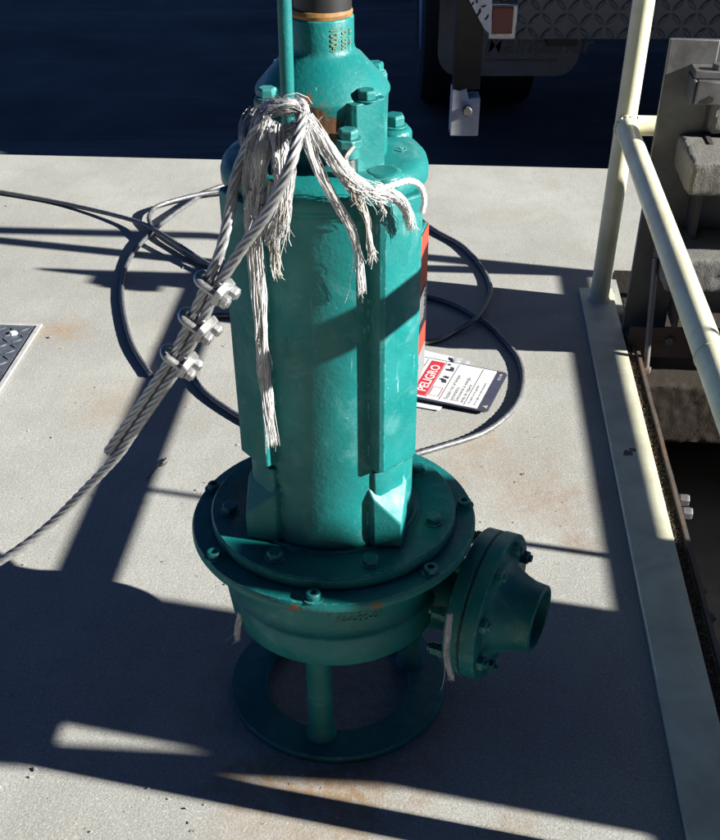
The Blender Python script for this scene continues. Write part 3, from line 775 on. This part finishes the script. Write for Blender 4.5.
# ================================================================ FLOOR HATCH
ht = thing('floor_hatch', 'grey checker plate hatch in a light metal frame let into the concrete pad', 'hatch', tuple(dk(-1.05, 2.1)))
ho = V(ht.location); Mh = Matrix((EA, EB, V((0, 0, 1)))).transposed().to_4x4(); Mh.translation = dk(-1.86, 1.72, 0) - ho
b = MB(); b.box(0, .84, 0, .845, .001, .005, Mh)
treads(b, Mh @ Matrix.Translation((0, 0, .005)), .84, .845, .030, .030, .0075, .0022)
b.build('hatch_plate', M_tread, ht)
b = MB()
for q in ((.846, .858, -.014, .859), (-.012, .846, .849, .859)): b.box(q[0], q[1], q[2], q[3], .0012, .0065, Mh)
b.build('hatch_frame', plain('galvanised_frame', (.55, .55, .53), .45, .2, var=.2), ht, bevel=.001)
b = MB(); b.lathe([(0, .0055), (.012, .0055), (.008, .011), (0, .013)], 8, Mh @ Matrix.Translation((.80, .80, 0))); b.build('white_chip', M_signw, ht)

# ================================================================ KERB PLATE, PIT EDGE
b = MB()
n = 40
for k in range(1):
    p = [(.405, -1.5), (.493, -1.5), (.493, 2.885), (.405, 2.885)]
    b.prism([tuple(dk(a, bb).xy) for a, bb in p], .001, .011)
tag(b.build('kerb_plate', M_creamk, bevel=.0015), 'cream painted flat steel strip along the pit edge under the railing post', 'kerb')
b = MB()
# thin upstanding plate with chipped top, parallel to the kerb
pts = []; nseg = 60
for side in (0, 1):
    pass
vs = []; fs = []
for k in range(nseg + 1):
    bb = .2 + (2.52 - .2) * k / nseg; zt = .012 + .003 * noise.noise(V((bb * 9, 2, 0)))
    for (aa, z) in ((.5155, -.16), (.5155, zt), (.5235, zt), (.5235, -.16)): vs.append(dk(aa, bb, z))
for k in range(nseg):
    for q in range(3): fs.append((k * 4 + q, (k + 1) * 4 + q, (k + 1) * 4 + q + 1, k * 4 + q + 1))
fs += [(0, 1, 2, 3), (nseg * 4 + 3, nseg * 4 + 2, nseg * 4 + 1, nseg * 4)]
ep = thing('pit_edge_plate', 'thin rusty steel plate standing along the pit beside the cream strip', 'steel plate', (0, 0, 0))
b.add(vs, fs); b.build('edge_plate', M_rusty, ep)
for (px_, py_) in ((681, 492), (684, 505)):
    w0 = at(px_, py_, -.01); b = MB(); b.hexa(.014, 0, .02, frame((w0.x, w0.y, -.03), EA)); b.build('edge_bolt', M_grey, ep, bevel=.001)
for (px_, py_, s) in ((690, 588, .02), (697, 618, .022), (676, 545, .014), (706, 650, .02)):
    w0 = at(px_, py_, -.03); b = MB()
    bm = bmesh.new(); bmesh.ops.create_icosphere(bm, subdivisions=2, radius=s)
    vs = [v.co + V((noise.noise(v.co * 60 + V((px_, 0, 0))), noise.noise(v.co * 60 + V((0, py_, 0))), noise.noise(v.co * 60))) * s * .5 for v in bm.verts]
    fs = [tuple(v.index for v in f.verts) for f in bm.faces]; bm.free()
    b.add(vs, fs, Matrix.Translation((w0.x + .012, w0.y, -.035))); b.build('mortar_lump', M_block, ep, smooth=0)
# rusty grit in the gap between strip and plate: uncountable
b = MB()
for k in range(2600):
    bb = random.uniform(.9, 2.75); aa = .502 + random.uniform(-.011, .011); s = random.uniform(.0015, .0045)
    c = dk(aa, bb, .001 + s * .4)
    b.add([c + V((random.uniform(-s, s), random.uniform(-s, s), random.uniform(-s * .4, s))) for _ in range(4)], [(0, 1, 2), (0, 3, 1), (1, 3, 2), (2, 3, 0)])
b.cur = 1; b.add([dk(.4945, -.5, .0012), dk(.5135, -.5, .0012), dk(.5135, 2.62, .0012), dk(.4945, 2.62, .0012)], [(0, 1, 2, 3)])
tag(b.build('grit', [M_rusty, plain('gap_dirt', (.045, .032, .022), .95, var=.6, scale=90)], smooth=0), 'rusty grit and crumbs in the gap along the pit edge', 'grit', kind='stuff')
b = MB()
for k in range(420):
    x = random.uniform(-20, 640); y = random.uniform(165, 838); c = at(x, y, .0012)
    if (c - V((-.03, 1.32, 0))).length < .2: continue
    loc = c.x * EA.x + c.y * EA.y
    if loc > .39: continue
    s = random.choice((.0012, .0018, .0022, .003)) * random.uniform(.6, 1.4)
    b.add([c + V((random.uniform(-s, s) * 1.5, random.uniform(-s, s) * 1.5, random.uniform(-.0005, s))) for _ in range(4)], [(0, 1, 2), (0, 3, 1), (1, 3, 2), (2, 3, 0)])
tag(b.build('debris', M_dirty, smooth=0), 'tiny grit and crumbs scattered over the concrete pad', 'debris', kind='stuff')
b = MB(); P = [at(148, 478, .003), at(158, 466, .005), at(166, 458, .003)]; b.tube(smoothpath(P, .004), .0016, 6)
b.tube(smoothpath([at(158, 466, .005), at(162, 466, .006), at(167, 462, .004)], .004), .001, 5)
tag(b.build('twig', M_legb), 'small dark twig on the concrete left of the pump', 'twig')

# ================================================================ RAILINGS
RP = .0252
def tubeseg(mb, p, q, r=RP, n=28): mb.tube([p, q], r, n)
rail = thing('guard_railing', 'cream painted tubular steel railing with its corner post on the cream strip', 'railing', tuple(dk(.452, 2.82)))
ro2 = V(rail.location)
def rl(a, b, z): return dk(a, b, z) - ro2
HM, HT = .459, .93
b = MB(); b.tube([rl(.452, 2.82, .011), rl(.4525, 2.818, .5), rl(.453, 2.816, HT)], RP, 32)
post = b.build('corner_post', M_cream, rail)
b = MB(); ring = [V((0, -.0235 + .0012 * math.sin(k * 2.1), 0)) + V((math.cos(k * 2 * PI / 40) * (RP + .001), 0, math.sin(k * 2 * PI / 40) * (RP + .001))) for k in range(41)]
Mq = Matrix((EA, EB, V((0, 0, 1)))).transposed().to_4x4(); Mq.translation = rl(.4525, 2.818, HM)
b.tube([Mq @ (p + V((0, 0 if abs(p.x) > RP * .8 else -.003, 0))) for p in ring], .0042, 8); b.build('weld_bead', M_cream, post)
b = MB(); b.lathe([(RP, .0112), (RP + .006, .0112), (RP + .002, .016), (RP, .018)], 32, Matrix.Translation(rl(.452, 2.82, 0))); b.build('weld_bead', M_cream, post)
b = MB(); tubeseg(b, rl(.4525, 2.79, HM), rl(.452, .965, HM)); b.build('mid_rail', M_cream, rail)
b = MB(); tubeseg(b, rl(.453, 2.816, HT), rl(.452, .945, HT)); b.build('top_rail', M_cream, rail)
b = MB(); tubeseg(b, rl(.48, 2.82, HM - .002), rl(1.50, 2.82, HM - .002), RP * .9); b.build('cross_rail', M_cream, rail)
b = MB(); tubeseg(b, rl(.453, 2.817, HT), rl(1.5, 2.82, HT)); b.build('cross_rail', M_cream, rail)
b = MB(); b.tube([rl(.452, 1.632, HM), rl(.452, 1.6335, HM), rl(.452, 1.6365, HM), rl(.452, 1.638, HM)], [RP + .0001, RP + .0014, RP + .0014, RP + .0001], 32); b.build('joint_seam', M_cream, rail)
b = MB(); b.tube([rl(.452, .945, .011), rl(.452, .945, HT + RP * .9)], RP, 28); b.build('near_post', M_cream, rail)
# railing across the pit, beyond the right edge of the picture
r2 = thing('guard_railing', 'cream tubular railing on the far side of the pit outside the picture', 'railing', tuple(dk(1.5, 1.4)))
q2 = V(r2.location)
def rl2(a, b, z): return dk(a, b, z) - q2
b = MB(); tubeseg(b, rl2(1.475, 2.82, HM), rl2(1.475, -1.4, HM), .0185); b.build('mid_rail', M_cream, r2)
for bb, rr in ((2.82, RP), (.762, RP)):
    b = MB(); tubeseg(b, rl2(1.5, bb, 0), rl2(1.5, bb, HT), rr); b.build('post', M_cream, r2)
b = MB(); tubeseg(b, rl2(1.525, .745, HT), rl2(3.6, .745, HT)); b.build('cross_rail', M_cream, r2)
b = MB(); tubeseg(b, rl2(1.5, 1.50, 0), rl2(1.5, 1.50, HT), .009); b.build('stay_rod', M_steel, r2)
# added unseen blocks, heights stepped to cast the broad shadow over the pump foot
cb = thing('added_shadow_block', 'unseen stepped grey block added beyond the pit to cast a shadow', 'shadow block', tuple(dk(1.66, 1.0)))
qc = V(cb.location); Mc = Matrix((EA, EB, V((0, 0, 1)))).transposed().to_4x4(); Mc.translation = dk(0, 0, 0) - qc
b = MB(); b.box(1.58, 1.78, .8995, 1.125, .0, 1.085, Mc); b.build('shadow_block_body', M_body, cb, bevel=.004)
b = MB(); b.box(1.58, 1.78, .818, .898, .0, 1.16, Mc); b.build('shadow_block_tall', M_body, cb, bevel=.004)
b = MB(); b.box(1.572, 1.5795, .92, 1.10, .12, 1.05, Mc); b.build('shadow_block_panel', M_body, cb, bevel=.003)
b = MB(); b.box(1.585, 1.76, 1.1265, 1.295, .0, .70, Mc); b.build('side_box', M_body, cb, bevel=.004)
b = MB(); b.box(1.60, 1.76, 1.2965, 1.54, .0, .52, Mc); b.build('low_box', M_body, cb, bevel=.004)

# ================================================================ SLUICE GATE FRAME
gf = thing('gate_frame', 'weathered grey steel gate guide frame standing over the pit behind the railing', 'gate frame', tuple(dk(.5, 2.64)))
qg = V(gf.location); Mg = Matrix((EA, EB, V((0, 0, 1)))).transposed().to_4x4(); Mg.translation = -qg
b = MB(); b.box(.494, .60, 2.640, 2.655, -.02, .690, Mg); b.box(.594, 1.41, 2.642, 2.653, .50, .688, Mg)
b.box(.594, 1.41, 2.644, 2.651, .06, .5, Mg)
b.build('guide_plate', M_grey, gf, bevel=.0015)
b = MB(); b.box(.50, 1.41, 2.575, 2.639, .002, .012, Mg); b.box(.50, 1.41, 2.571, 2.579, -.03, .052, Mg)
ch = b.build('bottom_channel', M_dark, gf, bevel=.0015)
for aa in (.60, .66, .74):
    b = MB(); b.hexa(.011, 0, .012, frame(dk(aa, 2.571, .02) - qg, -EB)); b.build('channel_bolt', M_grey, ch, bevel=.0007)
# small lug box on the plate
b = MB(); z1, z2 = .57, .638; bx0, bx1 = .553, .618
b.box(bx0, bx1, 2.565, 2.642, z1 + .008, z2 - .012, Mg); lg = b.build('lug_box', M_grey, gf, bevel=.003)
b = MB(); b.box(bx0 - .006, bx1 + .006, 2.58, 2.6415, z2 - .011, z2 + .004, Mg); b.box(bx0 - .009, bx0 - .0005, 2.57, 2.641, z1 + .006, z2 - .0115, Mg); b.build('lug_flange', M_grey, lg, bevel=.002)
b = MB(); b.cyl(.012, 0, .012, 20, frame(dk(.597, 2.60, z2 + .0045) - qg, (0, 0, 1))); b.build('lug_bolt', M_grey, lg, bevel=.001)
b = MB(); b.cyl(.007, -.002, .003, 20, frame(dk(.585, 2.565, z1 + .02) - qg, -EB)); b.build('lug_hole', M_under, lg)
# inner guide rail and hanging rod
b = MB(); b.box(.60, .612, 2.56, 2.6395, .055, .5, Mg); b.build('guide_rail', M_dark, gf, bevel=.001)
p0, p1 = aty(656, 258, 2.50), aty(646, 369, 2.44)
b = MB(); b.tube([p0 - qg, p1 - qg], .0075, 16); b.build('hanging_rod', M_grey, gf)
b = MB(); b.hexa(.013, 0, .014, frame(p1 - qg - V((0, 0, .008)), (0, 0, 1))); b.build('rod_nut', M_rusty, gf, bevel=.0008)
def rough_block(name, a0, a1, b0, b1, z0, z1, amp, seed, label, mat=None):
    L = (a1 - a0, b1 - b0, z1 - z0); lo = (a0, b0, z0); cell = .0075; b = MB()
    for ax in range(3):
        i, j = [k for k in range(3) if k != ax]; ni = max(2, int(L[i] / cell)); nj = max(2, int(L[j] / cell))
        for sd in (0, 1):
            vs = []
            for p_ in range(ni + 1):
                for q_ in range(nj + 1):
                    f = [0, 0, 0]; f[ax] = sd; f[i] = p_ / ni; f[j] = q_ / nj
                    p = V([lo[k] + f[k] * L[k] for k in range(3)])
                    e = sum(1 for k in range(3) if min(f[k], 1 - f[k]) * L[k] < .006)
                    nn = V([noise.noise(p * 120 + V(o_)) * .35 + noise.noise(p * 45 + V(o_)) * .45 + noise.noise(p * 14 + V(o_)) * .4 for o_ in ((seed, 0, 0), (0, seed, 0), (0, 0, seed))])
                    k_ = amp * (1.25 if e >= 2 else .8) * (.4 if (ax == 2 and sd == 1 and e < 2) else 1)
                    if e >= 2: p = p - V([(f[k] - .5) for k in range(3)]) * amp * 1.3
                    p = p + nn * k_; vs.append(dk(p.x, p.y, p.z))
            fs = [(p_ * (nj + 1) + q_, (p_ + 1) * (nj + 1) + q_, (p_ + 1) * (nj + 1) + q_ + 1, p_ * (nj + 1) + q_ + 1) for p_ in range(ni) for q_ in range(nj)]
            if (sd == 1) == (ax == 1): fs = [tuple(reversed(f_)) for f_ in fs]
            b.add(vs, fs)
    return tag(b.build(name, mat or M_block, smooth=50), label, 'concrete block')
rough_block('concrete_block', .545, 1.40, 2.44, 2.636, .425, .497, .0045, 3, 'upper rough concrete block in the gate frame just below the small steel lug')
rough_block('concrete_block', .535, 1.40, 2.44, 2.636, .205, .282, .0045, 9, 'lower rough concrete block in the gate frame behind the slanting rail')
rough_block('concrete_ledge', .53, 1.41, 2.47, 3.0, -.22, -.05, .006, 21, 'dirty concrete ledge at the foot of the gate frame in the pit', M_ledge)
rough_block('concrete_facing', .606, 1.40, 2.604, 2.6415, .506, .60, .006, 33, 'rough concrete facing on the gate plate just above the upper block')
# ================================================================ TRUCK
tk = thing('service_truck', 'parked service truck with checker plate bumper and mud flap behind the concrete pad', 'truck', (1.5, 6.0, -.45))
qt = V(tk.location)
Mt = Matrix.Translation(-qt)
b = MB(); b.box(.40, 2.75, 4.86, 12, .45, 2.5, Mt); b.build('truck_body', M_body, tk, bevel=.02)
b = MB(); b.box(.75, .87, 4.8, 11.5, .15, .449, Mt); b.box(2.25, 2.37, 4.8, 11.5, .15, .449, Mt); b.box(.42, 2.7, 4.85, 11.5, .33, .448, Mt); b.build('chassis_frame', M_under, tk)
xb0 = aty(516, 20, 4.7).x; xb1 = 2.7; zb0, zb1 = .2, .44
b = MB(); b.box(xb0, xb1, 4.70, 4.85, zb0, zb1, Mt)
Mf = frame(V((xb0, 4.70, zb0)), (0, -1, 0), (1, 0, 0)); Mf = Mt @ Mf
treads(b, Mf, xb1 - xb0, zb1 - zb0, .050, .062, .020, .006, .02)
b.build('checker_bumper', M_bump, tk)
l0, l1 = aty(487, 36, 4.7), aty(518, 8, 4.7)
b = MB(); b.box(l0.x, l1.x - .001, 4.685, 4.80, l0.z - .01, l1.z + .015, Mt); tl = b.build('tail_light', M_chrome, tk, bevel=.006)
b = MB(); b.box(l0.x + .012, l1.x - .018, 4.676, 4.686, l0.z + .012, l1.z + .008, Mt); b.build('lens', M_red, tl, bevel=.003)
# pale corner gusset with dark marks
g0, g1, g2, g3 = aty(462, -14, 4.602), aty(492, -14, 4.602), aty(491, 34, 4.602), aty(484, 28, 4.602)
b = MB(); pts = [(p.x, p.z) for p in (g0, g1, g2, g3)]
Mx = Mt @ Matrix(((1, 0, 0, 0), (0, 0, -1, 4.602), (0, 1, 0, 0), (0, 0, 0, 1)))
b.prism([pts[3], pts[2], pts[1], pts[0]], 0, .02, Mx)
gs = b.build('corner_gusset', M_legw, tk, bevel=.002)
b = MB()
for (x, y, s, an) in ((472, 4, .012, .6), (479, 12, .016, 1.1), (484, 6, .010, .2), (487, 17, .012, .9), (476, 0, .012, 2.0)):
    p = aty(x, y, 4.581); ca, sa = math.cos(an), math.sin(an)
    q = [(-1, -.3), (.2, -.45), (1, .1), (.3, .3), (-.2, .1), (-.9, .35)]
    b.prism([(p.x + s * (u * ca - w_ * sa), p.z + s * (u * sa + w_ * ca)) for u, w_ in q], .0202, .0212, Mx)
b.build('gusset_marks', M_under, gs)
# leg hanging beside the flap
p0, p1 = aty(450, 136, 4.6), aty(478, 136, 4.6); zs = aty(464, 90, 4.6).z
lw = p1.x - p0.x
b = MB(); b.box(p0.x + .004, p1.x - .004, 4.604, 4.69, zs, .46, Mt); lg2 = b.build('stabiliser_leg', M_legb, tk, bevel=.004)
b = MB()
n = 10; top = [(p0.x + lw * k / n, zs + .0 + .012 * noise.noise(V((k * .9, 3, 0))) - (.03 if k > 5 else 0)) for k in range(n + 1)]
poly = [(p0.x, p0.z), (p1.x, p0.z)] + [(x, z) for x, z in reversed(top)]
b.prism(poly, -.09, .0, Mt @ Matrix(((1, 0, 0, 0), (0, 0, -1, 4.6), (0, 1, 0, 0), (0, 0, 0, 1))))
lfoot = b.build('leg_foot', M_legw, lg2, bevel=.003)
pb = aty(467, 110, 4.6); b = MB(); b.cyl(.019, 0, .028, 20, frame(V((pb.x, 4.6, pb.z)) - qt, (0, -1, 0)), .004); b.build('leg_bolt', M_grey, lfoot)
# mud flap
f0, f1 = aty(437, 76, 5.0), aty(577, 76, 5.0); zc = f0.z; r = .09
pp = [(f0.x + r - r * math.cos(t), zc + r - r * math.sin(t)) for t in [k * PI / 16 for k in range(9)]]
pp += [(f1.x - r + r * math.sin(t), zc + r - r * math.cos(t)) for t in [k * PI / 16 for k in range(9)]]
pp += [(f1.x, .45), (f0.x, .45)]
Mm = Mt @ Matrix(((1, 0, 0, 0), (0, 0, -1, 5.0), (0, 1, 0, 0), (0, 0, 0, 1)))
b = MB(); b.prism(pp, -.012, 0, Mm); fl = b.build('mud_flap', M_flap, tk)
vsx, fsx = textmesh('Maintainer', .105, .001, 'LEFT', .15, .001); tp = aty(484, 53, 5.0)
b = MB(); b.add([(p.x + tp.x, p.y + tp.z, p.z + .0015) for p in vsx], fsx, Mm)
b.box(tp.x + .01, tp.x + .31, tp.z - .035, tp.z - .024, .0005, .002, Mm); b.build('flap_lettering', M_flapt, fl, smooth=0)
# rear left wheel pair
WX, WY, WR = .315, 6.2, .5; WZ = -.45 + WR
whl = MB()
tyre_prof = [(.27, 0), (.30, -.012), (.42, -.022), (.475, -.005), (.497, .03), (.5, .06), (.5, .18), (.497, .21), (.475, .245), (.42, .26), (.30, .25), (.27, .24), (.27, 0)]
Mw = frame(V((WX, WY, WZ)) - qt, (1, 0, 0), (0, 0, 1))
whl.lathe([(r_, z_) for r_, z_ in tyre_prof], 72, Mw); whl.lathe([(r_, z_ + .30) for r_, z_ in tyre_prof], 72, Mw)
wo = whl.build('wheel', M_tyre, tk)
b = MB(); b.lathe([(.272, .10), (.272, .004), (.262, -.002), (.25, .01), (.235, .10), (.1, .11), (.1, .02), (0, .02), (0, .12), (.272, .12)], 64, Mw); b.build('rim', M_rim, wo)
w2 = MB(); Mw2 = frame(V((2.83, WY, WZ)) - qt, (-1, 0, 0), (0, 0, 1))
w2.lathe(tyre_prof, 64, Mw2); w2.lathe([(r_, z_ + .30) for r_, z_ in tyre_prof], 64, Mw2); w2.build('wheel', M_tyre, tk)
for xx in (.36, 2.79):
    q = MB(); q.lathe(tyre_prof, 64, frame(V((xx, 10.4, WZ)) - qt, (1 if xx < 1 else -1, 0, 0), (0, 0, 1))); q.build('wheel', M_tyre, tk)

bd = thing('added_sky_block', 'unseen dark brown building added behind the camera to block sky light', 'sky block', (-1.5, -7.5, -.45))  # added out of view to cut the sky light and deepen the shade
b = MB(); b.box(-11, 9.5, -3.0, 3.0, 0, 7.5); b.build('wall', plain('sky_block_brown', (.10, .07, .055), .85, var=.3, scale=5), bd)
b = MB(); b.box(-11.2, 9.7, -3.2, 3.2, 7.502, 7.75); b.build('roof', M_under, bd)
b = MB(); b.box(-1.2, .0, 3.001, 3.05, .45, 2.55); b.build('door', M_grey, bd)

wc = thing('added_sun_block', 'unseen large box added at the right to keep sun off the asphalt', 'sun block', (4.2, 5.0, -.45))  # added out of view to stop sun reaching the asphalt under the truck
b = MB(); b.prism([(-1.0, -1.05), (1.2, -1.05), (1.2, 1.6), (-1.0, 1.6)], .12, 2.1, None, top=[(-1.1, -1.1), (1.3, -1.1), (1.3, 1.7), (-1.1, 1.7)])
b.build('sun_block_body', M_body, wc, bevel=.02)
b = MB()
b.box(-.86, 1.06, -1.0, 1.55, .0, .119)
b.build('sun_block_base', M_under, wc)

# ================================================================ LIGHT, CAMERA
EL = math.radians(22.8); SH = V((-1, .245, 0)).normalized()       # shadows run this way
sun = bpy.data.lights.new('sun', 'SUN'); sun.energy = 5.0; sun.angle = math.radians(.6); sun.color = (1, .972, .91)
so_ = bpy.data.objects.new('sun', sun); COL.objects.link(so_)
ld = V((SH.x * math.cos(EL), SH.y * math.cos(EL), -math.sin(EL)))
so_.rotation_euler = ld.to_track_quat('-Z', 'Y').to_euler(); so_.location = (6, -3, 6)
w = bpy.data.worlds.new('World'); sc.world = w; w.use_nodes = True; nt = w.node_tree
sky = nt.nodes.new('ShaderNodeTexSky'); sky.sky_type = 'NISHITA'; sky.sun_disc = False
sky.air_density = .22; sky.dust_density = 0.0; sky.ozone_density = 6.0; sky.altitude = 2000; sky.sun_elevation = EL; sky.sun_rotation = math.atan2(-SH.x, -SH.y)
bg = nt.nodes['Background']; bg.inputs['Strength'].default_value = .064
nt.links.new(sky.outputs[0], bg.inputs[0])
cam = bpy.data.cameras.new('camera'); co = bpy.data.objects.new('camera', cam); COL.objects.link(co)
co.location = (0, 0, CAMH); co.rotation_euler = (PI / 2 - TH, 0, 0)
cam.sensor_fit = 'VERTICAL'; cam.sensor_height = 36.0; cam.lens = F / 840 * 36.0
cam.shift_y = (CY - 420) / 840; cam.shift_x = 0
cam.clip_start = .02; cam.clip_end = 1000
sc.camera = co
vs_ = sc.view_settings; vs_.view_transform = 'Standard'; vs_.look = 'None'; vs_.gamma = 1; vs_.use_curve_mapping = False
vs_.exposure = 1.38
sc.render.engine = 'CYCLES'; sc.cycles.diffuse_bounces = 1
